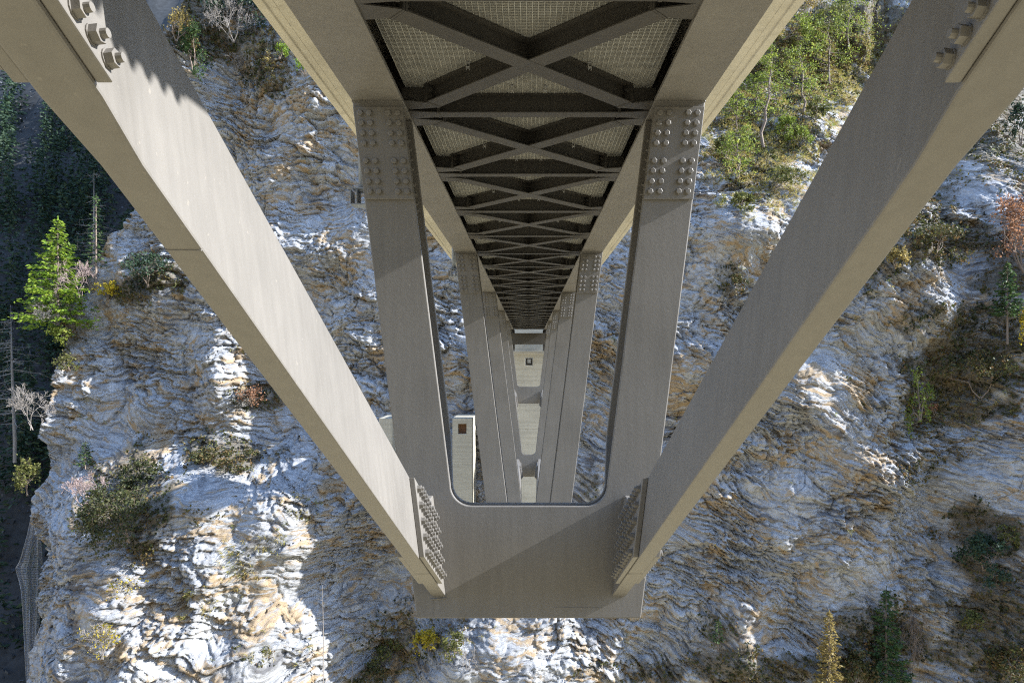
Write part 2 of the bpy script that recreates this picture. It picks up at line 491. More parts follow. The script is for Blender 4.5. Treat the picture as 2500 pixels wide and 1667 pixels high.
def on_cliff(px, py):
    """world point of the rock surface seen at a photograph pixel (2500 px scale)"""
    d = (PX-px)**2+(PY-py)**2
    near = d < 60
    if near.any():
        k = np.argmin(np.where(near, GY, 1e9))
    else:
        k = np.argmin(d)
    return Vector(cv[k])

# valley floor, far wooded slope, hillside behind the camera
def sheet(name, xs, ys, fn, mat, label=None):
    X, Y = np.meshgrid(xs, ys); Z = fn(X, Y)
    n, m_ = len(xs), len(ys); i = np.arange(n*m_).reshape(m_, n)
    f = np.stack([i[:-1, :-1], i[:-1, 1:], i[1:, 1:], i[1:, :-1]], -1).reshape(-1, 4)
    o = link(name, mesh(name, np.stack([X, Y, Z], -1).reshape(-1, 3), f, mat, True))
    return tag(o, label, None, None, 'structure')
M_FLOOR = simple('valley_ground', (.52, .43, .25), .95, 0, .3, .12)
M_NEAR = simple('near_bank_wood', (.27, .215, .12), .95, 0, .4, .3)
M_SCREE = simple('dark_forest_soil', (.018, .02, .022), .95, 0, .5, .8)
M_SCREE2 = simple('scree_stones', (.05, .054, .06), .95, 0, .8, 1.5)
lin = np.linspace
sheet('valley_floor', np.concatenate([lin(-2500, -200, 12), lin(-190, 260, 60), lin(300, 2500, 12)]), lin(-16, 140, 40),
      lambda x, y: -58+2.5*fbm(x/30, y/30, 3, 100)+np.clip(np.abs(x)-260, 0, 1e9)*.0, M_FLOOR, 'pale river flats at the bottom of the gorge')
sheet('near_hillside', lin(-400, 400, 60), lin(-300, -8, 50),
      lambda x, y: -60+np.clip(-8-y, 0, 400)*.8+6*fbm(x/25, y/25, 4, 110)-4, M_NEAR, 'autumn brown hillside on the near bank')
M_RIDGE = simple('warm_bounce_ridge', (.28, .215, .12), .95, 0, .4, .05)
for s_ in (-1, 1):  # unseen ridges, added to cut off low sky and bounce warm light
    sheet('added_ridge', np.sort(s_*lin(170, 900, 40)), lin(-500, 900, 60),
          lambda x, y: -66+np.clip(np.abs(x)-170, 0, 400)*.62+22*fbm(x/90, y/90, 4, 130), M_RIDGE,
          ('added unseen ridge on the left, bouncing warm light', 'added unseen ridge on the right, blocking the low sky')[s_ > 0])
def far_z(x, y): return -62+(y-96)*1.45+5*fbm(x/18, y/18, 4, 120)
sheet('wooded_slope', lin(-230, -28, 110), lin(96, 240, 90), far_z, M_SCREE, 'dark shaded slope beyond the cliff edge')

# ------------------------------------------------------------------ the bridge
bridge = empty('bridge', (0, 0, 0))
tag(bridge, 'brown-grey steel truss bridge carrying a concrete deck across the gorge', 'bridge')
FY = [1.0+1.385*k for k in range(5)]
ZT = 633.0
ZBOT = [-629.0, -1415.0, -1830.0, -1461.0, -690.0]
SL = .1245
def x_out(z): return 431-SL*(633-z)
LEG = 123.0

# girders: I-section with wide bottom flange
Y0G, Y1G = -1.9, 8.62
FLANGE_SPLICE = []
for s_ in (-1, 1):
    b = MB()
    X = lambda a, c: (min(s_*a, s_*c)/U, max(s_*a, s_*c)/U)
    x0, x1 = X(308, 431)
    b.box(x0, x1, Y0G*D1, Y1G*D1, 633/U, 643/U)
    x0, x1 = X(366, 374)
    b.box(x0, x1, Y0G*D1, Y1G*D1, 643/U, 884/U)
    x0, x1 = X(320, 420)
    b.box(x0, x1, Y0G*D1, Y1G*D1, 884/U, 893/U)
    g = b.build('girder', M_STEEL, bridge, bev=.006)
    # weld bead round each leg head, web stiffeners
    for fy in FY:
        b = MB()
        p = [(-1, 0), (1, 0)]
        wx0, wx1 = sorted((s_*306/U, s_*432/U))
        n = 60
        secs = []
        for k in range(n+1):
            xx = wx0+(wx1-wx0)*k/n; r = .011+.004*math.sin(k*2.7)+.002*random.Random(k).random()
            secs.append([(xx, fy*D1-.0+r*math.cos(a), 633/U-.003+r*math.sin(a)) for a in np.linspace(0, 2*math.pi, 7)[:-1]])
        b.loft(secs); b.build('weld_bead', M_STEEL, g, True)
    b = MB(); x0, x1 = X(311, 428); b.box(x0, x1, .13*D1, .338*D1, 633/U-.022, 633/U-.0008)
    b.build('flange_splice_plate', M_STEEL, g, bev=.004)
    FLANGE_SPLICE.append((s_, g))
    for k in range(-4, 22):
        yy = (1.06+.3463*k)*D1
        if yy > Y1G*D1: break
        b = MB(); x0, x1 = X(314, 365.5)
        b.box(x0, x1, yy-.01, yy+.01, 643.6/U, 883.4/U)
        b.build('web_stiffener', M_STEEL_SHADE, g)

# deck slab with drip nose
b = MB()
prof = [(-690, 897), (-664, 893.8), (-660, 899), (660, 899), (664, 893.8), (690, 897), (700, 925), (700, 985), (640, 992), (640, 962), (-640, 962), (-640, 992), (-700, 985), (-700, 925)]
b.loft([[W(x, yy, z) for x, z in prof[::-1]] for yy in (Y0G, Y1G+.1)])
deck = b.build('deck_slab', M_CONC, bridge, bev=.01)
b = MB(); b.box(-366/U+.02, 366/U-.02, Y0G*D1, Y1G*D1, 872/U, 880/U); b.build('shade_sheet', M_STEEL_SHADE, bridge)  # dark sheet added under the slab to darken the bay above the gratings
# slab joints seen as fine lines on the soffit are shuttering strips
for s_ in (-1, 1):
    for k, xx in enumerate((470, 560, 640)):
        b = MB(); x0, x1 = sorted((s_*xx/U, s_*(xx+1.6)/U))
        b.box(x0, x1, Y0G*D1, Y1G*D1, 898.2/U, 899.2/U)
        b.build('shuttering_seam', M_CONC, deck)

# hexagon bolts
def bolt_head_me():
    b = MB()
    b.cyl((0, 0, 0), (0, -.005, 0), .037, .037, 14)
    b.cyl((0, -.005, 0), (0, -.026, 0), .0335, .0335, 6, .3, cap=False)
    b.cyl((0, -.026, 0), (0, -.030, 0), .0335, .027, 6, .3)
    return b.me('bolt', M_STEEL)
def bolt_nut_me():
    b = MB()
    b.cyl((0, 0, 0), (0, -.006, 0), .038, .038, 14)
    b.cyl((0, -.006, 0), (0, -.038, 0), .035, .035, 6, .2)
    b.cyl((0, -.038, 0), (0, -.062, 0), .0185, .0175, 10)
    return b.me('bolt', M_STEEL)
ME_HEAD, ME_NUT = bolt_head_me(), bolt_nut_me()
def put_bolt(me_, p, d, parent, roll=0.0, scale=1.0):
    o = bpy.data.objects.new('bolt', me_); COL.objects.link(o)
    q = Vector((0, -1, 0)).rotation_difference(Vector(d).normalized())
    o.rotation_mode = 'QUATERNION'; o.rotation_quaternion = q @ __import__('mathutils').Quaternion((0, 1, 0), roll)
    o.location = p; o.scale = (scale,)*3; o.parent = parent
    return o
def join_bolts(me_, places, parent, name='bolts'):
    vs_ = np.array([v.co for v in me_.vertices]); fs = [tuple(p.vertices) for p in me_.polygons]
    V, F = [], []
    for p, d in places:
        q = Vector((0, -1, 0)).rotation_difference(Vector(d).normalized()).to_matrix()
        bse = len(V)
        V += [tuple(q @ Vector(v)+Vector(p)) for v in vs_]
        F += [tuple(bse+i for i in f) for f in fs]
    o = link(name, mesh(name, V, F, M_STEEL), parent)
    o['kind'] = 'stuff'
    return o

for s_, g in FLANGE_SPLICE:
    join_bolts(ME_NUT, [((s_*xx/U, yy*D1, 633/U-.022), (0, 0, -1)) for xx in (322, 340, 400, 417) for yy in np.arange(.14, .333, .0135)], g)

ROWS = [601, 576.4, 551.8, 527.4, 484.4, 460, 434.8, 410.4]
FR = [.14, .32, .695, .88]
def frame(k):
    fy, zb = FY[k], ZBOT[k]
    zi = zb+274; R = 52.0
    D = .085                                   # leg depth
    lines = []                                 # (outer x, outer z, inner x, inner z)
    ztop = ZT-.4
    for z in np.linspace(ztop, zi+R*1.02, 10): lines.append((-x_out(z), z, -x_out(z)+LEG, z))
    xi = -x_out(zi+R*1.02)+LEG; cxx, czz = xi+R, zi+R*1.02
    m = 10
    for j in range(1, m+1):
        a = math.pi+(math.pi/2)*j/m
        oz = (zi+R)+(zb-(zi+R))*j/m
        lines.append((-x_out(oz), oz, cxx+R*math.cos(a), zi+R+R*math.sin(a)))
    half = lines
    full = half+[(0-0, zb, 0, zi)] if False else half
    seq = full+[(-q[0], q[1], -q[2], q[3]) for q in full[::-1]]
    def dep(z):
        return D-(D-.028)*float(sst(zi+150, zi+R*.2, z))
    V, F = [], []
    n = len(seq); TP = .0062; INS = 26.0
    def body(ya, yb, ins):
        base = len(V)
        for (ox, oz, ix, iz) in seq:
            L = math.hypot(ix-ox, iz-oz); q = ins/L
            o2 = (ox+(ix-ox)*q, oz+(iz-oz)*q); i2 = (ix-(ix-ox)*q, iz-(iz-oz)*q)
            d = dep(iz); y0_, y1_ = fy+ya(d), fy+yb(d)
            V.extend([W(o2[0], y0_, o2[1]), W(i2[0], y0_, i2[1]), W(i2[0], y1_, i2[1]), W(o2[0], y1_, o2[1])])
        for i_ in range(n-1):
            a, c = base+i_*4, base+(i_+1)*4
            for j_ in range(4): F.append((a+j_, a+(j_+1) % 4, c+(j_+1) % 4, c+j_))
        F.append((base+3, base+2, base+1, base)); e = base+(n-1)*4; F.append((e, e+1, e+2, e+3))
    body(lambda d: 0, lambda d: TP, 0)
    body(lambda d: TP+.00002, lambda d: d-TP-.00002, INS)
    body(lambda d: d-TP, lambda d: d, 0)
    me_ = mesh('truss_frame', V, F, M_STEEL)
    import bmesh
    bm = bmesh.new(); bm.from_mesh(me_); bmesh.ops.recalc_face_normals(bm, faces=bm.faces); bm.to_mesh(me_); bm.free()
    o = link('truss_frame', me_, bridge)
    bevel(o, .012, 2)
    for s_ in (-1, 1):
        # splice plate on the front of the leg head
        z0, z1 = 392, 617
        t = .004
        b = MB()
        ring = lambda yy: [W(s_*(-x_out(z0)+1.0), yy, z0), W(s_*(-x_out(z0)+LEG-1), yy, z0), W(s_*(-x_out(z1)+LEG-1), yy, z1), W(s_*(-x_out(z1)+1.0), yy, z1)]
        r0, r1 = ring(fy-t), ring(fy-.0003)
        if s_ < 0: r0, r1 = r1, r0
        b.loft([r0, r1] if s_ > 0 else [r0, r1])
        me2 = b.me('splice_plate', M_STEEL)
        bm = bmesh.new(); bm.from_mesh(me2); bmesh.ops.recalc_face_normals(bm, faces=bm.faces); bm.to_mesh(me2); bm.free()
        sp = link('splice_plate', me2, o); bevel(sp, .006, 2)
        places = []
        for z in ROWS:
            for f_ in FR:
                places.append((W(s_*(-x_out(z)+f_*LEG), fy-t, z), (0, -1, 0)))
        if k == 0:
            for i, (p, d) in enumerate(places): put_bolt(ME_HEAD, p, d, o, roll=random.Random(i*3+s_).random()*1.0)
        else: join_bolts(ME_HEAD, places, o)
        # splice plate on the inner side of the leg
        z0, z1 = 378, 588
        nrm = Vector((1*-s_*-1 if False else -s_*-1, 0, SL)).normalized()
        inn = lambda z, yy, e=0: W(s_*(-x_out(z)+LEG-INS+e), yy, z)
        b = MB()
        ya, yb = fy+.016, fy+.078
        r0 = [inn(z0, ya, .3), inn(z0, yb, .3), inn(z1, yb, .3), inn(z1, ya, .3)]
        r1 = [inn(z0, ya, 6), inn(z0, yb, 6), inn(z1, yb, 6), inn(z1, ya, 6)]
        b.loft([r0, r1]); me2 = b.me('splice_plate', M_STEEL)
        bm = bmesh.new(); bm.from_mesh(me2); bmesh.ops.recalc_face_normals(bm, faces=bm.faces); bm.to_mesh(me2); bm.free()
        sp = link('splice_plate', me2, o); bevel(sp, .004, 1)
        pl = []
        for z in [570, 545, 520, 495, 455, 430, 405, 388]:
            for yy in (fy+.032, fy+.062):
                pl.append((inn(z, yy, 6), (s_, 0, -SL*0) if False else (s_*1.0, 0, .12)))
        pl = [(p, (Vector((s_, 0, .12)))) for p, d in pl]
        if k == 0:
            for p, d in pl: put_bolt(ME_NUT, p, d, o)
        else: join_bolts(ME_NUT, pl, o)
    return o
for k in range(5):
    fr_ = frame(k)
    if k == 0:
        for s_ in (-1,):
            b = MB(); b.cyl(W(s_*233, 1, -584), W(s_*233, 1, -628), .0045, .0045, 6)
            b.build('weld_bead', M_STEEL, fr_)
            b = MB(); b.cyl(W(s_*200, 1, -579), W(s_*240, 1, -582), .010, .010, 6); b.build('weld_bead', M_STEEL, fr_)
        b = MB(); b.cyl(W(60, 1, -602), W(178, 1, -603), .004, .004, 6); b.build('weld_bead', M_STEEL, fr_)

# bottom chords: flat box members from node to node
def xc(z): return x_out(z)-61.0
CW, CH = 33.0, 169.0
def chord_ring(s_, yy, zb, w_, h0=0.0, h1=CH, off=0.0, sq=0.0):
    """ring of the member at distance yy, its bottom edge at zb; w_ full width; off shifts towards the bridge axis"""
    r = []
    for h, e in ((h0, -1), (h0, 1), (h1, 1), (h1, -1)):
        dy = sq*(h-h0)/1667.0; z = zb+h-1050.0*dy
        xx = xc(z)+e*w_/2-off            # larger x is outside
        r.append(W(s_*xx, yy+dy, z))
    return r
def fixn(me_):
    import bmesh
    bm = bmesh.new(); bm.from_mesh(me_); bmesh.ops.recalc_face_normals(bm, faces=bm.faces); bm.to_mesh(me_); bm.free()
    return me_
SLOPE = 1050.0
ZN = [z+54 for z in ZBOT]
def zc0(yy): return ZN[0]+SLOPE*(1-yy)
for s_ in (-1, 1):
    # near segment, from above the camera down to the first node
    b = MB()
    ys = [.8965, .80, .775, .312, .281, -.14]
    ws = [CW, CW+0, CW, CW, 44, 44]
    b.loft([chord_ring(s_, y_, zc0(y_), w_) for y_, w_ in zip(ys, ws)])
    c = link('bottom_chord', fixn(b.me('bottom_chord', M_STEEL)), bridge); bevel(c, .012, 2)
    b = MB(); b.loft([chord_ring(s_, y_, zc0(y_), CW+.6, 0, h_) for y_, h_ in ((.9998, 246), (.96, 205), (.8972, CH))]); gb = b
    for yq in ((.36,) if s_ < 0 else ()):
        b = MB(); z = zc0(yq); b.cyl(W(s_*(xc(z)-15.5), yq, z), W(s_*(xc(z)+15.5), yq, z), .004, .004, 6); b.build('weld_bead', M_STEEL, c)
    gs = link('gusset_plate', fixn(gb.me('gusset_plate', M_STEEL)), c); bevel(gs, .008, 2)
    # side plates at the node, inner and outer
    for off, nm in ((1, 'splice_plate'), (-1, 'splice_plate')):
        b = MB(); tk = 11.0
        b.loft([chord_ring(s_, y_, zc0(y_), tk, 3, CH-3, off*(CW/2+tk/2+.3)) for y_ in (.838, .945)])
        sp = link(nm, fixn(b.me(nm, M_STEEL)), c); bevel(sp, .006, 2)
        n_in = Vector((-s_*off, 0, .12))
        pl = []
        for i in range(5):
            for j in range(9):
                y_ = .848+.0108*j+(.004 if j > 4 else 0)
                h = 18+i*33
                z = zc0(y_)+h
                pl.append((W(s_*(xc(z)-off*(CW/2+tk+.3)), y_, z), n_in))
        if off > 0:
            for p, d in pl: put_bolt(ME_NUT, p, d, c)
        else: join_bolts(ME_HEAD, pl, c)
    # splice overhead, thicker plates
    for off in (1, -1):
        b = MB(); tk = 11.5
        b.loft([chord_ring(s_, y_, zc0(y_), tk, 3, CH-3, off*(22+tk/2+.3), sq=0) for y_ in (.277, .03)])
        sp = link('splice_plate', fixn(b.me('splice_plate', M_STEEL)), c); bevel(sp, .006, 2)
        n_in = Vector((-s_*off, 0, .12)); pl = []
        for i in range(5):
            for j in range(14):
                y_ = .2745-.0088*j-i*.012
                z = zc0(y_)+15+i*35
                pl.append((W(s_*(xc(z)-off*(22+tk+.3)), y_, z), n_in))
        if off > 0:
            for i, (p, d) in enumerate(pl):
                if i % 14 < 9: put_bolt(ME_NUT, p, d, c, roll=i*.7, scale=.84)
        else: join_bolts(ME_HEAD, pl, c)
    # far segments
    segs = [(FY[i]+.03, ZN[i], FY[i+1], ZN[i+1]) for i in range(4)]+[(FY[4]+.03, ZN[4], 7.9, 470)]
    for i, (ya, za, yb, zb_) in enumerate(segs):
        b = MB()
        b.loft([chord_ring(s_, ya, za, CW), chord_ring(s_, yb-.002, zb_, CW)])
        c = link('bottom_chord', fixn(b.me('bottom_chord', M_STEEL)), bridge)
        fa = .09 if i < 4 else .12
        for off in (1, -1):
            b = MB(); tk = 11
            lerp = lambda t_: (ya+(yb-ya)*t_, za+(zb_-za)*t_)
            rr = []
            for t_ in (1-.115, 1-.04):
                y_, z_ = lerp(t_); rr.append(chord_ring(s_, y_, z_, tk, 3, CH-3, off*(CW/2+tk/2+.3)))
            b.loft(rr); link('splice_plate', fixn(b.me('splice_plate', M_STEEL)), c)
        pl = []
        for q in range(5):
            for j in range(9):
                y_, z_ = lerp(1-.11+.0075*j)
                z = z_+18+q*33
                pl.append((W(s_*(xc(z)-(CW/2+11.3)), y_, z), Vector((-s_, 0, .12))))
        join_bolts(ME_NUT, pl, c)

# cross beams, plan bracing and gratings between the girders
PAN = .3463
NP0, NP1 = -5, 21
ZB0 = 636.0
def ibeam(b, p0, p1, wid, hgt, tf=.012, tw=.010, z0=None):
    p0, p1 = Vector(p0), Vector(p1); d = (p1-p0); L = d.length/2; d.normalize()
    n = Vector((-d.y, d.x, 0)); c = (p0+p1)/2; up = Vector((0, 0, 1))
    b.obox(c+up*tf/2, d*L, n*wid/2, up*tf/2)
    b.obox(c+up*(tf+(hgt-2*tf)/2), d*L, n*tw/2, up*((hgt-2*tf)/2-.0006))
    b.obox(c+up*(hgt-tf/2), d*L, n*wid/2, up*tf/2)
b = MB()
ibeam(b, (-228/U, 0, 0), (228/U, 0, 0), .16, .235)
for s_ in (-1, 1):
    # end plates and stubs reaching the flange
    b.box(*sorted((s_*228.5/U, s_*232/U)), -.085, .085, -.004, .25)
    b.box(*sorted((s_*232.5/U, s_*236/U)), -.085, .085, -.004, .25)
    z_ = .0
    b.add([(s_*236.3/U, -.08, 0), (s_*236.3/U, .08, 0), (s_*318/U, .13, 0), (s_*318/U, -.13, 0), (s_*236.3/U, -.08, .012), (s_*236.3/U, .08, .012), (s_*318/U, .13, .012), (s_*318/U, -.13, .012)],
          [(0,1,2,3),(7,6,5,4),(0,4,5,1),(1,5,6,2),(2,6,7,3),(3,7,4,0)])
    b.box(*sorted((s_*236.3/U, s_*318/U)), -.006, .006, .0125, .235)
ME_CB = fixn(b.me('cross_beam', M_STEEL_SHADE))
Lp = PAN*D1
def brace_me(flip, dz):
    b = MB()
    xe = 236/U; ye = Lp/2*(236/U)/(290/U)*.93
    p0, p1 = Vector((-xe, -ye*flip, dz)), Vector((xe, ye*flip, dz))
    ibeam(b, p0, p1, .205, .215)
    d = (p1-p0).normalized(); n = Vector((-d.y, d.x, 0)); up = Vector((0, 0, 1))
    for e, p in ((-1, p0), (1, p1)):
        q = p+d*e*.012
        b.obox(q+up*.112, d*.011, n*.105, up*.118)
        q = p+d*e*.037
        b.obox(q+up*.112, d*.011, n*.105, up*.118)
        # tapered stub flange to the girder
        a0 = p+d*e*.049
        xg = e*318/U
        y_in = a0.y
        A = [a0+n*.10*e, a0-n*.10*e]
        G1 = Vector((xg, a0.y+e*flip*.02+.13, dz)); G2 = Vector((xg, a0.y+e*flip*.02-.16, dz))
        ring = [A[0], A[1], G2, G1]
        if e < 0: ring = [A[1], A[0], G2, G1]; 
        if (ring[1]-ring[0]).cross(ring[2]-ring[1]).z > 0: pass
        # order so that the quad does not cross itself
        if (ring[0]-ring[3]).length+(ring[1]-ring[2]).length > (ring[0]-ring[2]).length+(ring[1]-ring[3]).length:
            ring = [ring[1], ring[0], ring[2], ring[3]]
        b.loft([[Vector(v) for v in ring], [Vector(v)+up*.012 for v in ring]])
        c_ = (A[0]+A[1])/2; g_ = (G1+G2)/2; dd = (g_-c_)/2
        nn = Vector((-dd.y, dd.x, 0)).normalized()
        b.obox((c_+g_)/2+up*.11, dd, nn*.005, up*.095)
    return fixn(b.me('brace', M_STEEL_SHADE)), p0, p1
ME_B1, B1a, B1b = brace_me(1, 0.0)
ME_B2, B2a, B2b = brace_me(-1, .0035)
# grating panel: bearing bars across, filler bars along
b = MB()
gw = 309/U
for yy in np.arange(-Lp/2+.06, Lp/2-.05, .029):
    b.box(-gw, gw, yy-.0025, yy+.0025, .0, .030)
for xx in np.arange(-gw, gw+.01, .0545):
    b.box(xx-.0025, xx+.0025, -Lp/2+.055, Lp/2-.05, -.002, .016)
ME_GR = b.me('grating_panel', M_GALV)
b = MB()
b.box(-.022, .022, -.02, .02, .03, .045); b.box(-.018, -.012, -.012, .012, -.09, .03); b.box(.012, .018, -.012, .012, -.09, .03); b.box(-.012, .012, -.012, .012, -.07, -.055); b.box(-.012, .012, -.012, .012, -.02, -.005)
ME_CLIP = b.me('grating_clip', M_CLIP)
b = MB()
b.cyl((0, 0, 0), (0, -.005, 0), .034, .034, 12); b.cyl((0, -.005, 0), (0, -.025, 0), .027, .027, 6); b.cyl((0, -.025, 0), (0, -.04, 0), .014, .014, 8)
ME_BS = b.me('bolt', M_STEEL_SHADE)
for k in range(NP0, NP1+1):
    yb = (1.062+PAN*k)*D1
    o = link('cross_beam', ME_CB, bridge, (0, yb, ZB0/U))
    if k == NP1: break
    ym = yb+Lp/2
    for me_, a, c_ in ((ME_B1, B1a, B1b), (ME_B2, B2a, B2b)):
        o = link('brace', me_, bridge, (0, ym, (ZB0+1)/U))
        if -2 <= k <= 1:
            d = (c_-a).normalized()
            n = Vector((-d.y, d.x, 0));
            if n.y > 0: n = -n
            for e, p in ((1, a), (-1, c_)):
                for zz in (.065, .15):
                    for sd in (-1, 1):
                        put_bolt(ME_BS, p+d*e*.0+n*.055*sd+Vector((0, 0, zz)), d*e, o)
    g = link('grating_panel', ME_GR, bridge, (0, ym, (ZB0+1)/U+.226))
    if k <= 2:
        for xx, yy in ((-.42*1.55, .40), (.42*1.55, .40), (-.19, 1.02), (.19, 1.02)):
            q = link('grating_clip', ME_CLIP, g, (xx, yy, 0))

# far end: end beam, bearings, drain
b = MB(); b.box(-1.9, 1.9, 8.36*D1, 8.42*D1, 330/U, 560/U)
b.build('end_cross_beam', M_STEEL_SHADE, bridge, bev=.01)
for s_ in (-1, 1):
    b = MB(); b.box(*sorted((s_*1.35, s_*2.0)), 8.44*D1, 8.5*D1, .92, 633/U-.002)
    b.build('bearing', M_RUBBER, bridge, bev=.02)
# drain pipe and brackets hanging from the slab edge on the left
for (px, py, yy) in ((1108, 660, 2.7), (886, 470, 1.28)):
    x = (px-VX)/FPX*yy*D1; z = -(py-VY)/FPX*yy*D1
    b = MB()
    b.cyl((x, yy*D1, z), (x, yy*D1, 897/U), .065, .065, 14)
    p = b.build('drain_pipe', M_PIPE, bridge, True)
    b = MB(); b.box(x-.15, x+.15, yy*D1-.12, yy*D1+.12, z-.20, z-.185)
    for q in (-.15, -.06, .06, .15): b.box(x+q-.006, x+q+.006, yy*D1-.12, yy*D1+.12, z-.1845, z+.01)
    b.box(x-.13, x+.13, yy*D1-.1, yy*D1+.1, z+.03, z+.05)
    b.build('pipe_bracket', M_PIPE, p)

# ------------------------------------------------------------------ concrete pier and anchored ribs
def slab_with_hole(b, x0, x1, y0, y1, z0, z1, hx0, hx1, hz0, hz1):
    X = [x0, hx0, hx1, x1]; Z = [z0, hz0, hz1, z1]
    v = [(x, y, z) for y in (y0, y1) for z in Z for x in X]
    f = []
    for j in range(3):
        for i in range(3):
            if i == 1 and j == 1: continue
            a = j*4+i
            f.append((a, a+1, a+5, a+4)); f.append((16+a+4, 16+a+5, 16+a+1, 16+a))
    for i in range(3):
        f.append((i, i+16, i+17, i+1)); f.append((12+i, 13+i, 29+i, 28+i))
        f.append((4*i, 4*i+4, 4*i+20, 4*i+16)); f.append((4*i+3, 4*i+19, 4*i+23, 4*i+7))
    f += [(5, 21, 25, 9), (6, 10, 26, 22), (5, 6, 22, 21), (9, 25, 26, 10)]
    b.add(v, f)

pier = empty('bridge_pier', (0, 67.0, -16))
tag(pier, 'pale concrete pier wall with square opening behind the truss frames', 'pier')
PYF = 66.4
zz = [.70, -3.0, -6.7, -10.4, -14.1, -22]
hw = 1.95
for i in range(5):
    b = MB()
    if i == 0: slab_with_hole(b, -hw, hw, PYF, PYF+2.4, zz[1]+.008, zz[0], -.36, .40, -.50, .28)
    else: b.box(-hw, hw, PYF, PYF+2.4, zz[i+1]+.008, zz[i]-.008)
    o = link('concrete_lift', fixn(b.me('concrete_lift', M_CONC_OLD)), None)
    bevel(o, .02, 1); o.parent = pier; o.matrix_parent_inverse = pier.matrix_world.inverted() if False else o.matrix_parent_inverse
    o.location = (0, -67.0, 16)
b = MB(); slab_with_hole(b, -.30, .34, PYF+.45, PYF+.6, -.44, .22, -.13, .19, -.25, .14)
o = link('opening_frame', fixn(b.me('opening_frame', M_STEEL_SHADE)), pier, (0, -67, 16))
b = MB(); b.box(-2.2, 2.2, 66.9, 70.2, .702, .90)
o = b.build('bearing_bench', M_CONC_OLD, pier, loc=(0, -67, 16), bev=.02)
abut = empty('abutment', (0, 72, 0))
b = MB(); b.box(-3.4, 3.4, 71.4, 80, -2.0, 4.05)
o = link('abutment', b.me('abutment', M_CONC_OLD)); bpy.data.objects.remove(abut); bevel(o, .04, 1)
tag(o, 'concrete abutment block under the far end of the deck', 'abutment')

def rib(px0, px1, py0, yd, zbot, label, hole=True):
    x0, x1 = (px0-VX)/FPX*yd, (px1-VX)/FPX*yd; z0 = -(py0-VY)/FPX*yd; cx = (x0+x1)/2
    r = empty('anchor_rib', (cx, yd+1, zbot))
    tag(r, label, 'anchor rib', 'concrete ribs anchored on the rock')
    inv = (-cx, -(yd+1), -zbot)
    zz = [z0, z0-4.6, z0-8.4, zbot]
    for i in range(3):
        b = MB()
        if i == 0 and hole: slab_with_hole(b, x0, x1, yd, yd+5.5, zz[1]+.006, zz[0], cx-.42, cx+.42, z0-1.55, z0-.55)
        else: b.box(x0, x1, yd, yd+5.5, zz[i+1]+.006, zz[i]-.006)
        o = link('concrete_lift', fixn(b.me('concrete_lift', M_CONC_OLD)), r, inv); bevel(o, .015, 1)
    if hole:
        b = MB(); b.box(cx-.419, cx+.419, yd+.55, yd+.75, z0-1.549, z0-.551)
        link('niche_back', b.me('niche_back', M_RUST), r, inv)
rib(1104.5, 1152.5, 1021, 68.0, -24, 'tall concrete anchor rib with square niche framed inside the nearest truss frame')
rib(925, 958, 1021, 68.0, -14.7, 'concrete anchor rib half hidden behind the left leg of the nearest frame', False)

# ------------------------------------------------------------------ plants
def leaf_quads(c, d, size, asp, rs, nrm_j=1.0):
    """one elongated leaf spray per centre, pointing roughly along d"""
    n = len(c)
    d = d/np.maximum(1e-6, np.linalg.norm(d, axis=1, keepdims=True))
    r = rs.normal(size=(n, 3)); sd = np.cross(d, r); sd /= np.maximum(1e-6, np.linalg.norm(sd, axis=1, keepdims=True))
    L = size*(.6+.8*rs.random((n, 1))); w_ = L*asp
    p0 = c-d*L*.3
    v = np.stack([p0, c+d*L*.2+sd*w_, c+d*L*.7, c+d*L*.2-sd*w_], 1)
    return v.reshape(-1, 3)
def quads(n): return np.arange(n*4).reshape(n, 4)
def leaf_object(name, v, mat, parent, rs, loc=(0, 0, 0), tint=None):
    n = len(v)//4
    t = np.repeat(rs.random(n) if tint is None else tint, 4)
    return link(name, mesh(name, v, quads(n), mat, False, dict(tint=t)), parent, loc)

def tubes(segs, n=4):
    P0 = np.array([s[0] for s in segs], float); P1 = np.array([s[1] for s in segs], float)
    R0 = np.array([s[2] for s in segs])[:, None, None]; R1 = np.array([s[3] for s in segs])[:, None, None]
    d = P1-P0; d /= np.maximum(1e-6, np.linalg.norm(d, axis=1, keepdims=True))
    up = np.where(np.abs(d[:, 2:3]) > .9, np.array([[1., 0, 0]]), np.array([[0, 0, 1.]]))
    a = np.cross(d, up); a /= np.linalg.norm(a, axis=1, keepdims=True); b_ = np.cross(d, a)
    t = np.linspace(0, 2*np.pi, n, endpoint=False)
    ring = np.cos(t)[None, :, None]*a[:, None, :]+np.sin(t)[None, :, None]*b_[:, None, :]
    v = np.concatenate([P0[:, None]+ring*R0, P1[:, None]+ring*R1], 1).reshape(-1, 3)
    m = len(segs); base = (np.arange(m)*2*n)[:, None, None]
    k = np.arange(n)
    q = np.stack([k, (k+1) % n, (k+1) % n+n, k+n], -1)[None]
    return v, (base+q).reshape(-1, 4)

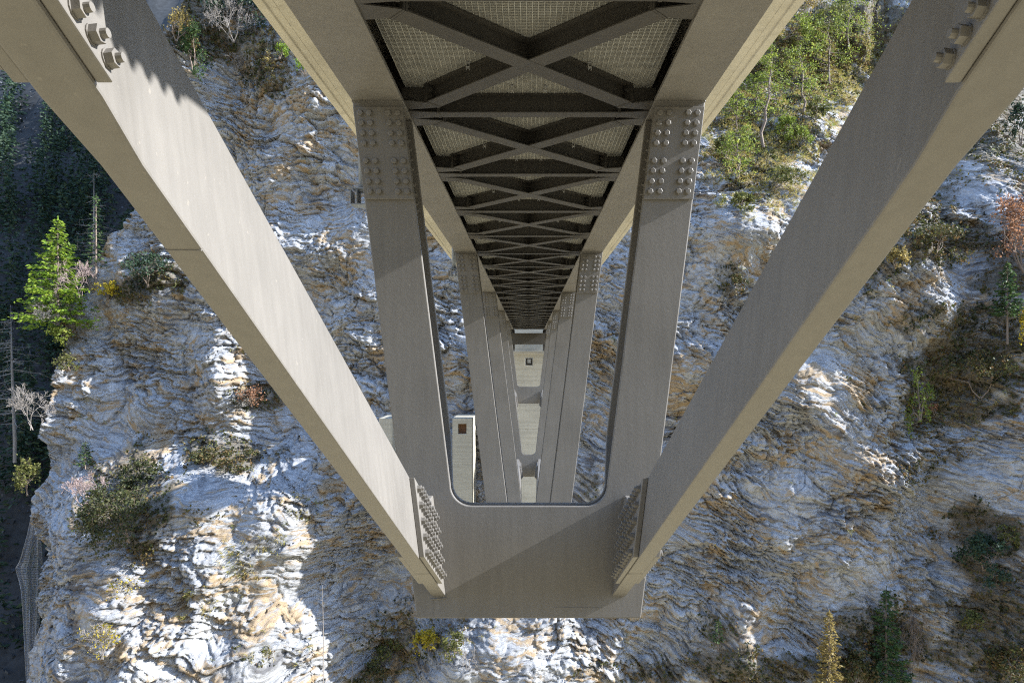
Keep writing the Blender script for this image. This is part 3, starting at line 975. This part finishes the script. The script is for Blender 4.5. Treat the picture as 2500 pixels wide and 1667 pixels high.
def spruce_arrays(h, r, rs, dens=1.0, bare=.12, size=.34, droop=.25):
    segs = [((0, 0, -.4), (0, 0, h*.55), h*.014+.03, h*.009), ((0, 0, h*.55), (0, 0, h), h*.009, .01)]
    C, D = [], []
    z = h*bare
    while z < h*.985:
        f = 1-z/h; L = r*(f**.75)*(.9+.1*rs.random())+.12
        nb = max(3, int((4+3*f)*dens))
        a0 = rs.random()*6.28
        for k in range(nb):
            a = a0+6.283*k/nb+rs.normal()*.25; l = L*(.55+.6*rs.random())
            dx, dy = math.cos(a), math.sin(a)
            tip = np.array([dx*l, dy*l, z-l*droop*(.4+rs.random())+l*.12])
            p0 = np.array([0, 0, z])
            segs.append((tuple(p0), tuple(tip), .012+.006*f, .004))
            m = max(3, int(l/size*3.4*dens))
            tt = .22+.78*rs.random(m)**.8
            pts = p0+(tip-p0)*tt[:, None]
            pts[:, 2] -= .10*l*np.sin(tt*3.0)
            dirs = np.stack([dx+rs.normal(size=m)*.65, dy+rs.normal(size=m)*.65, -.25+rs.normal(size=m)*.3], 1)
            pts += rs.normal(size=(m, 3))*np.array([.10, .10, .06])*l*.6
            C.append(pts); D.append(dirs)
        z += (.22+.16*f)*max(.6, h/9)*(.8+.4*rs.random())/max(dens, .6)
    C.append(np.stack([np.zeros(6), np.zeros(6), np.linspace(h*.93, h*1.0, 6)], 1)); D.append(np.tile([[0.1, 0, 1.]], (6, 1)))
    return np.concatenate(C), np.concatenate(D), segs

def tree_thing(name, label, cat, loc, leaf_v, leafm, segs, bark, rs, group=None, tint=None, crown='crown', trunk='trunk'):
    t = empty(name, loc); tag(t, label, cat, group)
    if segs:
        v, f = tubes(segs); link(trunk, mesh(trunk, v, f, bark, True), t)
    if leaf_v is not None: leaf_object(crown, leaf_v, leafm, t, rs, tint=tint)
    return t

def woody(rs, h, spread, depth=4, kids=3, r0=.05, lean=(0, 0, 0), stems=1, curl=.35):
    segs, tips = [], []
    def rec(p, d, l, r, lev):
        d = d/np.linalg.norm(d)
        q = p
        for j in range(2):
            d2 = d+rs.normal(size=3)*curl*.5; d2[2] += .05; d2 /= np.linalg.norm(d2)
            e = q+d2*l/2
            segs.append((tuple(q), tuple(e), r*(1-.2*j), r*(.8-.25*j)))
            q = e; d = d2
            if lev <= 1: tips.append((e, d2))
        if lev == 0: return
        for k in range(kids):
            dd = d+rs.normal(size=3)*spread
            rec(q if k else e, dd, l*(.55+.3*rs.random()), r*.55, lev-1)
    for s_ in range(stems):
        d = np.array([rs.normal()*spread*.6+lean[0], rs.normal()*spread*.6+lean[1], 1.0+lean[2]])
        rec(np.array([rs.normal()*.08, rs.normal()*.08, -.25]), d, h*.42, r0, depth)
    return segs, tips

def at(px, py, out=.0):
    p = on_cliff(px*K, py*K)
    return Vector((p.x, p.y-out, p.z))
def hpx(npx, p): return npx*K*p.y/FPX

SEED = [100]
def rsn():
    SEED[0] += 1; return np.random.default_rng(SEED[0])

def spruce(px, py, hp, wr, label, leafm, out=.4, dens=1.0, bare=.1, size=.34, name='spruce_tree', cat='tree', droop=.25, group=None):
    rs = rsn(); p = at(px, py, out); h = hpx(hp, p)
    C, D, segs = spruce_arrays(h, h*wr, rs, dens, bare, size, droop)
    v = leaf_quads(C, D, size, .24, rs)
    return tree_thing(name, label, cat, p, v, leafm, segs, M_BARK, rs, group)

def bush(px, py, wp, hp, label, leafm, n=900, size=.22, out=.3, name='shrub', bark=M_BARK, lean=(0, -.3, 0), asp=.4, kids=3, depth=4, spread=.7, group=None, cat='shrub', tufts=5):
    rs = rsn(); p = at(px, py, out); h = hpx(hp, p); wd = hpx(wp, p)
    segs, tips = woody(rs, h*.75, spread, depth, kids, .02+.012*h, lean, stems=3)
    P = np.array([q[0] for q in segs]+[q[1] for q in segs])
    ext = np.maximum(1e-3, P.max(0)-P.min(0)); sc = np.array([wd/ext[0], wd/max(ext[1], ext[0]), h/ext[2]])
    segs = [(tuple(np.array(a)*sc), tuple(np.array(b_)*sc), r_, q_) for a, b_, r_, q_ in segs]
    T = np.array([t[0] for t in tips])*sc
    k = rs.integers(0, len(T), n)
    C = T[k]+rs.normal(size=(n, 3))*np.array([wd, wd, h])*.045
    v = leaf_quads(C, rs.normal(size=(n, 3))+np.array([0, -.2, -.1]), size, asp, rs)
    tint = np.clip(np.repeat(rs.random(len(T)), 1)[k]*.6+rs.random(n)*.4, 0, 1)
    return tree_thing(name, label, cat, p, v, leafm, segs, bark, rs, group, tint, 'foliage', 'stems')

def bare(px, py, wp, hp, label, bark, out=.3, depth=5, kids=3, spread=.55, lean=(0, -.25, 0), r0=.05, name='bare_shrub', leafm=None, nleaf=0, stems=3, cat='shrub', lsize=.2):
    rs = rsn(); p = at(px, py, out); h = hpx(hp, p); wd = hpx(wp, p)
    segs, tips = woody(rs, h*.6, spread, depth, kids, r0, lean, stems)
    P = np.array([q[0] for q in segs]+[q[1] for q in segs]); ext = np.maximum(1e-3, P.max(0)-P.min(0))
    sc = np.array([wd/ext[0], wd/ext[0], h/ext[2]])
    segs = [(tuple(np.array(a)*sc), tuple(np.array(b_)*sc), max(r_, .016), max(q_, .012)) for a, b_, r_, q_ in segs]
    v = None
    if nleaf:
        T = np.array([t[0] for t in tips])*sc; k = rs.integers(0, len(T), nleaf)
        v = leaf_quads(T[k]+rs.normal(size=(nleaf, 3))*.12, rs.normal(size=(nleaf, 3)), lsize, .4, rs)
    return tree_thing(name, label, cat, p, v, leafm, segs, bark, rs, None, None, 'foliage', 'branches')

def pine(px, py, hp, label, leafm=L_PINE, crown=(.45, 1.0), wr=.22, out=.4, n=1400, size=.26, lean=0.0, bark=M_BARK, name='pine_tree', group=None):
    rs = rsn(); p = at(px, py, out); h = hpx(hp, p)
    segs = []; q = np.array([0, 0, -.4]); steps = 8; pts = [q]
    for j in range(steps):
        e = np.array([lean*h*((j+1)/steps)**1.3+rs.normal()*.02*h, rs.normal()*.015*h, h*(j+1)/steps])
        r0 = (.016*h+.03)*(1-j/steps*.85); r1 = (.016*h+.03)*(1-(j+1)/steps*.85)
        segs.append((tuple(q), tuple(e), r0, r1)); q = e; pts.append(e)
    pts = np.array(pts); C, D = [], []
    nb = 26
    for k in range(nb):
        f = crown[0]+(crown[1]-crown[0])*(k+.5)/nb
        b0 = np.array([np.interp(f*h, pts[:, 2], pts[:, i]) for i in range(3)])
        a = rs.random()*6.283; l = h*wr*(1.15-f*.75)*(.5+.8*rs.random())
        tip = b0+np.array([math.cos(a)*l, math.sin(a)*l, l*(.15+.3*rs.normal())])
        segs.append((tuple(b0), tuple(tip), .02+.004*h, .008))
        m = max(8, n//nb)
        tt = .35+.65*rs.random(m)**.6
        C.append(b0+(tip-b0)*tt[:, None]+rs.normal(size=(m, 3))*np.array([.30, .30, .16])*l*.75)
        D.append(rs.normal(size=(m, 3))+np.array([0, 0, .5]))
    v = leaf_quads(np.concatenate(C), np.concatenate(D), size, .28, rs)
    return tree_thing(name, label, 'tree', p, v, leafm, segs, bark, rs, group)

# left ledge
spruce(124, 735, 240, .36, 'bright green sunlit spruce on the ledge at the left cliff edge', L_BRIGHT, .8, 1.25, .04, .42)
spruce(228, 655, 200, .17, 'thin dull green spruce just right of the sunlit spruce', L_SPRUCE, .3, .8, .2, .36)
bare(205, 690, 90, 110, 'bare pinkish shrub leaning out below the sunlit spruce', M_PINK, 1.0, 5)
bare(105, 745, 110, 70, 'bare pale shrub overhanging the ledge left of the pinkish shrub', M_PALE, 1.0, 5, lean=(-.5, -.3, -.3))
bush(255, 690, 55, 50, 'small yellow-green bush on the ledge right of the sunlit spruce', L_YELLOW, 500, .24, .8)
bush(340, 660, 105, 80, 'low dark juniper bush in the hollow beside the left chord', L_DARK, 1500, .22, .5, 'juniper_bush')
bush(170, 765, 50, 45, 'pale green tuft of pine hanging under the ledge', L_PINE, 500, .24, .9, lean=(0, -.5, -.6))
# dead tree and birch stand outside the cliff corner
def dead(px, py, hp, yd, label, name, bark=M_PALE, lean=.02, br=26):
    rs = rsn(); x = (px*K-VX)/FPX*yd; z = -(py*K-VY)/FPX*yd; h = hp*K*yd/FPX
    segs = [((0, 0, -3.0), (0, 0, 0), .012*h+.05, .012*h+.04), ((0, 0, 0), (-lean*h, 0, h*.5), .012*h+.04, .008*h+.03), ((-lean*h, 0, h*.5), (-lean*1.5*h, 0, h), .008*h+.03, .015)]
    for k in range(br):
        f = .12+.85*rs.random(); a = rs.random()*6.28; l = h*(.05+.20*(1-f))*(.5+rs.random())
        b0 = np.array([-lean*h*1.6*f, 0, f*h]); tip = b0+np.array([math.cos(a)*l, math.sin(a)*l, -l*.25*rs.random()])
        segs.append((tuple(b0), tuple(tip), .03, .012))
        for j in range(3):
            t2 = .4+.5*rs.random(); c = b0+(tip-b0)*t2
            segs.append((tuple(c), tuple(c+rs.normal(size=3)*l*.22), .016, .008))
    return tree_thing(name, label, 'tree', (x, yd, z), None, None, segs, bark, rs)
dead(34, 1010, 310, 90, 'grey dead conifer with bare drooping branches at the left edge', 'dead_tree', M_BIRCH, .02, 90)
dead(216, 650, 260, 98, 'slender leafless birch with pale trunk behind the thin spruce', 'birch_tree', M_BIRCH, .0, 34)
bare(45, 960, 105, 110, 'pale leafless thicket on the left edge beside the dead conifer', M_PALE, 1.2, 5, lean=(-.4, -.3, -.2))
bush(170, 850, 60, 40, 'green tuft on the left rock edge above the bare thicket', L_OLIVE, 450, .22, .5)
spruce(195, 1068, 55, .42, 'tiny dark pine clinging to the pale slab above the pink shrub', L_SPRUCE, .3, 1.1, .1, .22, 'small_pine')
bare(205, 1150, 85, 85, 'bare pink shrub on the rock left of the dark thicket', M_PINK, .8, 5, lean=(0, -.3, .1))
bush(300, 1230, 150, 170, 'large dark evergreen thicket hanging on the lower left rock', L_THICK, 3900, .22, .7, 'thicket', depth=5)
bush(330, 1090, 90, 70, 'dark leafy shrub at the top of the lower left thicket', L_THICK, 1500, .26, .5)
bush(65, 1120, 50, 90, 'green and reddish bush on the very left rock edge', L_OLIVE, 900, .24, 1.0)
bare(250, 1490, 95, 85, 'twiggy yellow shrub low on the left rock', M_PALE, .9, 5, lean=(.25, -.3, 0), leafm=L_YELLOW, nleaf=260)
bare(300, 1345, 80, 30, 'sparse yellow sprig below the dark thicket', M_PALE, .6, 4, leafm=L_YELLOW, nleaf=130)
bush(540, 1060, 150, 50, 'dull brown-green brush along the shaded ledge left of the chord', L_SHRUB, 2000, .24, .4)
bush(590, 930, 80, 50, 'rusty brown shrub on the knob above the shaded ledge', L_COPPER, 500, .2, .4)
# thin dead stem standing in front of the lit rock
rs = rsn(); p = at(757, 1590, 1.2); hh = hpx(260, p)
segs = [((0, 0, -1), (.05, 0, hh*.5), .05, .04), ((.05, 0, hh*.5), (-.05, 0, hh), .04, .015)]
for k in range(12):
    f = .3+.6*rs.random(); segs.append(((0, 0, f*hh), (rs.normal()*.5, -.2, f*hh+.3*rs.normal()), .015, .008))
tree_thing('dead_sapling', 'tall thin dead stem in front of the sunlit rock left of the lowest frame', 'tree', p, None, None, segs, M_PALE, rs)
rs = rsn(); p = at(818, 1560, 1.0); hh = hpx(110, p)
segs = [((0, 0, -.6), (.15, 0, hh*.5), .035, .03), ((.15, 0, hh*.5), (.35, 0, hh), .03, .012)]
tree_thing('dead_sapling', 'short bent dead stem beside the shaded bank left of the frame', 'tree', p, None, None, segs, M_PALE, rs)
# under the first frame
bush(985, 1475, 60, 55, 'bright yellow leafy bush just below the bottom edge of the frame', L_YELLOW, 900, .2, .9)
bush(1045, 1480, 60, 60, 'yellowish grassy shrub right of the bright yellow bush', L_OLIVE, 700, .2, .8)
bush(900, 1500, 90, 70, 'grey-green shrub on the shaded bank left of the yellow bush', L_OLIVE, 1100, .2, .7)
bush(850, 1570, 80, 60, 'low green shrub at the foot of the shaded bank', L_SHRUB, 900, .22, .6)
bare(1075, 1500, 40, 70, 'bundle of pale hanging roots under the frame', M_PALE, .6, 4, lean=(.1, -.2, -1.2))
# right side, low
spruce(1882, 1640, 265, .17, 'slender golden larch at the bottom right', L_LARCH, 2.0, 1.3, .05, .30, 'larch_tree')
spruce(2012, 1645, 330, .24, 'dark green spruce standing right of the golden larch', L_SPRUCE, 2.2, 1.25, .12, .38)
spruce(1640, 1480, 62, .3, 'small dark pine alone on the rock right of the frame', L_SPRUCE, .5, 1.0, .25, .24, 'small_pine')
bush(1960, 1550, 90, 70, 'dark brush between the larch and the tall dark spruce', L_SHRUB, 1400, .24, .8)
bare(2090, 1500, 70, 150, 'leafless grey brush right of the tall dark spruce', M_BARK, .8, 5)
bush(2240, 1300, 100, 110, 'dark evergreen clump in the lower right gully', L_DARK, 1800, .26, .7)
bush(2290, 1240, 50, 50, 'yellow speckled bush right of the dark evergreen clump', L_OLIVE, 500, .2, .6)
bush(2300, 1540, 130, 120, 'tangled brush with yellow leaves in the bottom right corner', L_SHRUB, 2600, .24, .7)
bush(2215, 1420, 60, 40, 'small green bush above the bottom right tangle', L_OLIVE, 500, .22, .6)
# right side, middle
spruce(2295, 780, 180, .26, 'vivid dark green spruce on the right spur', L_SPRUCE, .9, 1.2, .35, .34)
bush(2330, 620, 110, 190, 'copper-leaved tree near the right edge above the green spruce', L_COPPER, 2400, .24, 1.0, 'copper_beech', cat='tree')
bush(2048, 610, 55, 50, 'small golden larch bush beside the right chord', L_LARCH, 700, .22, .7, 'larch_shrub')
bush(2110, 960, 60, 150, 'yellow-green shrub in the sun at the left side of the right gully', L_PINE, 800, .22, .8)
bush(2132, 950, 30, 28, 'little orange shrub beside the yellow-green shrub', L_COPPER, 220, .2, 1.0)
bush(2345, 815, 40, 130, 'yellow-green leafy bush cut by the right picture edge', L_YELLOW, 700, .22, 1.0)
bush(2240, 900, 160, 110, 'brown autumn brush filling the right gully', L_SHRUB, 3000, .24, .6, 'thicket')
bush(2150, 580, 150, 90, 'dark brush with rusty leaves under the upper right rocks', L_SHRUB, 2200, .24, .5, 'thicket')
bush(2340, 330, 60, 110, 'dark green bush near the right edge above the copper tree', L_DARK, 1200, .26, .7)
bush(1690, 670, 40, 50, 'small dark clump on the rock between frame leg and right chord', L_SHRUB, 400, .22, .4)
# upper right slope
pine(1752, 330, 215, 'tall pine with a bare pinkish trunk between deck edge and chord', crown=(.35, 1.0), lean=.10, n=1500, wr=.26)
pine(1700, 400, 95, 'short bushy pine at the foot of the tall pine', crown=(.2, 1), wr=.5, n=1200)
pine(1840, 250, 150, 'green pine leaning over the upper slope beside the right chord', crown=(.2, 1), wr=.42, n=1800, lean=-.05)
pine(1900, 190, 150, 'spreading pine near the top of the right chord', crown=(.15, 1), wr=.45, n=2000)
pine(1940, 110, 120, 'topmost bright pine beside the right chord', crown=(.15, 1), wr=.5, n=1800)
pine(1690, 290, 90, 'small green pine close to the concrete deck edge', crown=(.2, 1), wr=.42, n=900)
bush(1780, 420, 70, 50, 'olive bush on the sunny slope below the tall pine', L_OLIVE, 800, .22, .5)
bush(1830, 330, 60, 45, 'light green bush next to the edge of the right chord', L_PINE, 700, .22, .6)
bush(1880, 60, 90, 60, 'golden green brush at the very top right of the deck', L_OLIVE, 1100, .24, .6)
for (px_, py_, w_, h_, lm, lab) in (
        (1660, 360, 60, 60, L_OLIVE, 'yellow-green bush squeezed between the bolted leg head and the short pine'),
        (1735, 230, 70, 60, L_PINE, 'leafy pine bough beside the deck edge above the small green pine'),
        (1800, 100, 80, 70, L_PINE, 'sunny green bush high beside the right deck edge'),
        (1850, 30, 90, 60, L_LARCH, 'golden brush at the top edge right of the deck'),
        (1940, 40, 90, 60, L_PINE, 'bright green bush in the top corner between chord and sky edge'),
        (1870, 270, 60, 50, L_OLIVE, 'olive scrub touching the right chord below the spreading pine'),
        (1800, 300, 60, 50, L_PINE, 'green scrub right of the tall pine trunk'),
        (1760, 180, 60, 45, L_OLIVE, 'mossy scrub near the crown of the tall pine'),
        (1690, 470, 60, 40, L_OLIVE, 'low olive scrub at the lower end of the sunny slope')):
    bush(px_, py_, w_, h_, lab, lm, 900, .24, .6)
# upper left
bare(545, 110, 130, 120, 'tangle of pale bare branches in the top left gap', M_PALE, 1.4, 5, 3, .7, (-.4, -.4, 0), stems=4)
bare(545, 165, 55, 45, 'small bleached branch fork under the pale tangle', M_PALE, 1.0, 4)
bush(655, 145, 30, 40, 'bright green sprig touching the left deck edge', L_BRIGHT, 320, .22, 1.4)
bush(705, 175, 40, 34, 'lower bright green sprig behind the left deck edge', L_BRIGHT, 320, .22, 1.4)
bush(415, 100, 50, 90, 'orange-yellow bush against the shaded left chord', L_LARCH, 800, .22, 1.0)
bush(455, 170, 80, 130, 'dark green shrubs along the upper edge of the left chord', L_SPRUCE, 1800, .24, .7)
bush(560, 60, 150, 90, 'dark evergreen brush in the top left gap', L_DARK, 1800, .26, .5)
dead(432, 90, 120, 84, 'slanting bare trunk at the top left beside the chord', 'leaning_tree', M_BIRCH, -.18, 8)

# far wood on the shaded slope: one mass
rs = rsn(); CC, DD, SG = [], [], []
for k in range(400):
    y = 100+85*rs.random(); x = -(VX+60)/FPX*y*1.02+rs.random()*((VX-150)/FPX*y)
    h = 12+11*rs.random()
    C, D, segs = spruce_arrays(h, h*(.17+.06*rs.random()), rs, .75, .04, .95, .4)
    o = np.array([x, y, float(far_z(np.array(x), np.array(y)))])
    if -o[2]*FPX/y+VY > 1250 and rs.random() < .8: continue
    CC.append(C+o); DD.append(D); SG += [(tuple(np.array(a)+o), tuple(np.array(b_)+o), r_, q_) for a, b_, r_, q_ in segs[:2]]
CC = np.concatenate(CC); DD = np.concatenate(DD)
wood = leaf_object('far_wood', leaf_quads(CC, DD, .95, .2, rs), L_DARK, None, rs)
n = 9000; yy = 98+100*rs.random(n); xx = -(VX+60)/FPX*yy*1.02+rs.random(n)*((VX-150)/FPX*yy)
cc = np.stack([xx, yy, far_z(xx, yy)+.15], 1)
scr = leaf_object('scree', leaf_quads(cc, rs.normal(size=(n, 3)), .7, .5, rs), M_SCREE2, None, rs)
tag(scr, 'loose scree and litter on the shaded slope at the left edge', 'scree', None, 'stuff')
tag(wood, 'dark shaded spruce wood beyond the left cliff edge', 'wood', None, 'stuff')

# grass tufts and undergrowth: nobody could count them
flat = VEGM.ravel(); inv = (PX.ravel() > -80) & (PX.ravel() < 2600) & (PY.ravel() > -80) & (PY.ravel() < 1750)
rs = rsn()
cand = np.where(inv & (rs.random(len(flat)) < np.clip(flat-.25, 0, 1)*.11))[0]
n = len(cand); per = 5
base = np.repeat(cv[cand], per, 0)+rs.normal(size=(n*per, 3))*np.array([.22, .10, .2])+np.array([0, -.14, .05])
grp = rs.random(n)
tint = np.clip(np.repeat(.75*np.clip(.5+.8*fbm(cv[cand][:, 0]/2.5, cv[cand][:, 2]/2.5, 2, 140), 0, 1)+.25*grp, per)+rs.normal(size=n*per)*.1, 0, 1)
ug = leaf_object('undergrowth', leaf_quads(base, rs.normal(size=(n*per, 3))+np.array([0, -.4, .1]), .30, .36, rs), L_SHRUB, None, rs, tint=tint)
tag(ug, 'low autumn undergrowth in the hollows of the rock', 'undergrowth', None, 'stuff')

GR = [(555,1290,55,60,1),(690,1165,50,32,1),(640,1250,30,40,.8),(460,1400,60,45,.7),(590,1490,60,35,.9),(470,1470,40,30,.6),(690,1500,70,30,.5),(580,920,60,40,.8),
      (1000,1460,90,45,1),(930,1500,90,60,.9),(1740,330,130,130,5),(1880,120,150,150,5),(1990,80,110,110,4),(1800,440,110,60,1.2),(640,140,60,70,.6),(1640,1440,40,30,.4),(900,1480,90,70,.5),(2000,620,50,50,.5),(520,1050,100,40,.5),(2200,930,120,70,.5)]
gm = np.zeros_like(PX); wob = .7*fbm(GX/2.2, GZ/2.0, 3, 150)
for cx, cy, rx, ry, a in GR:
    d = np.sqrt(((PX-cx*K)/(rx*K))**2+((PY-cy*K)/(ry*K))**2)
    gm = np.maximum(gm, a*sst(1.3, .4, d+wob))
gm = np.maximum(gm, .10*sst(.35, .6, fbm(GX/4, GZ/3, 3, 160)))
gm = gm.ravel()
cand = np.where(inv & (rs.random(len(gm)) < np.clip(gm-.04, 0, 3)*.055))[0]
n = len(cand); bl = 9
root = np.repeat(cv[cand]+rs.normal(size=(n, 3))*.03, bl, 0)
d = np.stack([rs.normal(size=n*bl)*.55, -.55-.4*rs.random(n*bl), .35+.5*rs.normal(size=n*bl)], 1); d /= np.linalg.norm(d, axis=1, keepdims=True)
L = (.30+.40*rs.random((n*bl, 1))); sd = np.cross(d, rs.normal(size=(n*bl, 3))); sd /= np.linalg.norm(sd, axis=1, keepdims=True)
mid = root+d*L*.55; tip = root+d*L+np.array([0, -.05, -.22])*L
v = np.stack([root, mid+sd*.022, tip, mid-sd*.022], 1).reshape(-1, 3)
gt = np.clip(np.repeat(np.clip(.5+.7*pn(cv[cand][:, 0]/1.5, cv[cand][:, 2]/1.5, 170), 0, 1), bl)+rs.normal(size=n*bl)*.12, 0, 1)
go = leaf_object('grass_tufts', v, L_GRASS, None, rs, tint=gt)
tag(go, 'dry yellow grass tufts on the ledges of the rock', 'grass', None, 'stuff')

# rockfall netting hanging over the left cliff corner
def netting():
    m, t, b = mat_new('steel_netting'); b.inputs['Base Color'].default_value = (.34, .36, .40, 1); b.inputs['Roughness'].default_value = .5
    b.inputs['Metallic'].default_value = .3
    yd = 86.0
    L = [(75, 1170), (62, 1230), (45, 1290), (36, 1305), (48, 1350), (52, 1400), (56, 1480), (62, 1600)]
    R = [(88, 1170), (93, 1230), (97, 1290), (97, 1310), (95, 1350), (92, 1400), (86, 1480), (80, 1600)]
    P = lambda q, o=0: Vector(((q[0]*K-VX)/FPX*(yd+o), yd+o, -(q[1]*K-VY)/FPX*(yd+o)))
    segs = []
    ys = np.linspace(1170, 1600, 110)
    lx = np.interp(ys, [q[1] for q in L], [q[0] for q in L]); rx = np.interp(ys, [q[1] for q in R], [q[0] for q in R])
    nc = 26
    G = [[P((lx[i]+(rx[i]-lx[i])*j/(nc-1), ys[i]), 1.1*math.sin(j*.55)+.3*math.sin(i*.2+j)) for j in range(nc)] for i in range(len(ys))]
    for i in range(len(ys)-1):
        for j in range(nc):
            if i % 1 == 0: segs.append((tuple(G[i][j]), tuple(G[i+1][j]), .022 if j % 5 else .04, .022 if j % 5 else .04))
            if j < nc-1: segs.append((tuple(G[i][j]), tuple(G[i][j+1]), .018, .018))
    v, f = tubes(segs, 3)
    o = link('rockfall_net', mesh('rockfall_net', v, f, m))
    tag(o, 'grey wire rockfall net hanging down the left cliff edge', 'netting')
netting()
print('tris cliff', len(cf)*2, 'undergrowth', len(base), 'objects', len(bpy.data.objects))
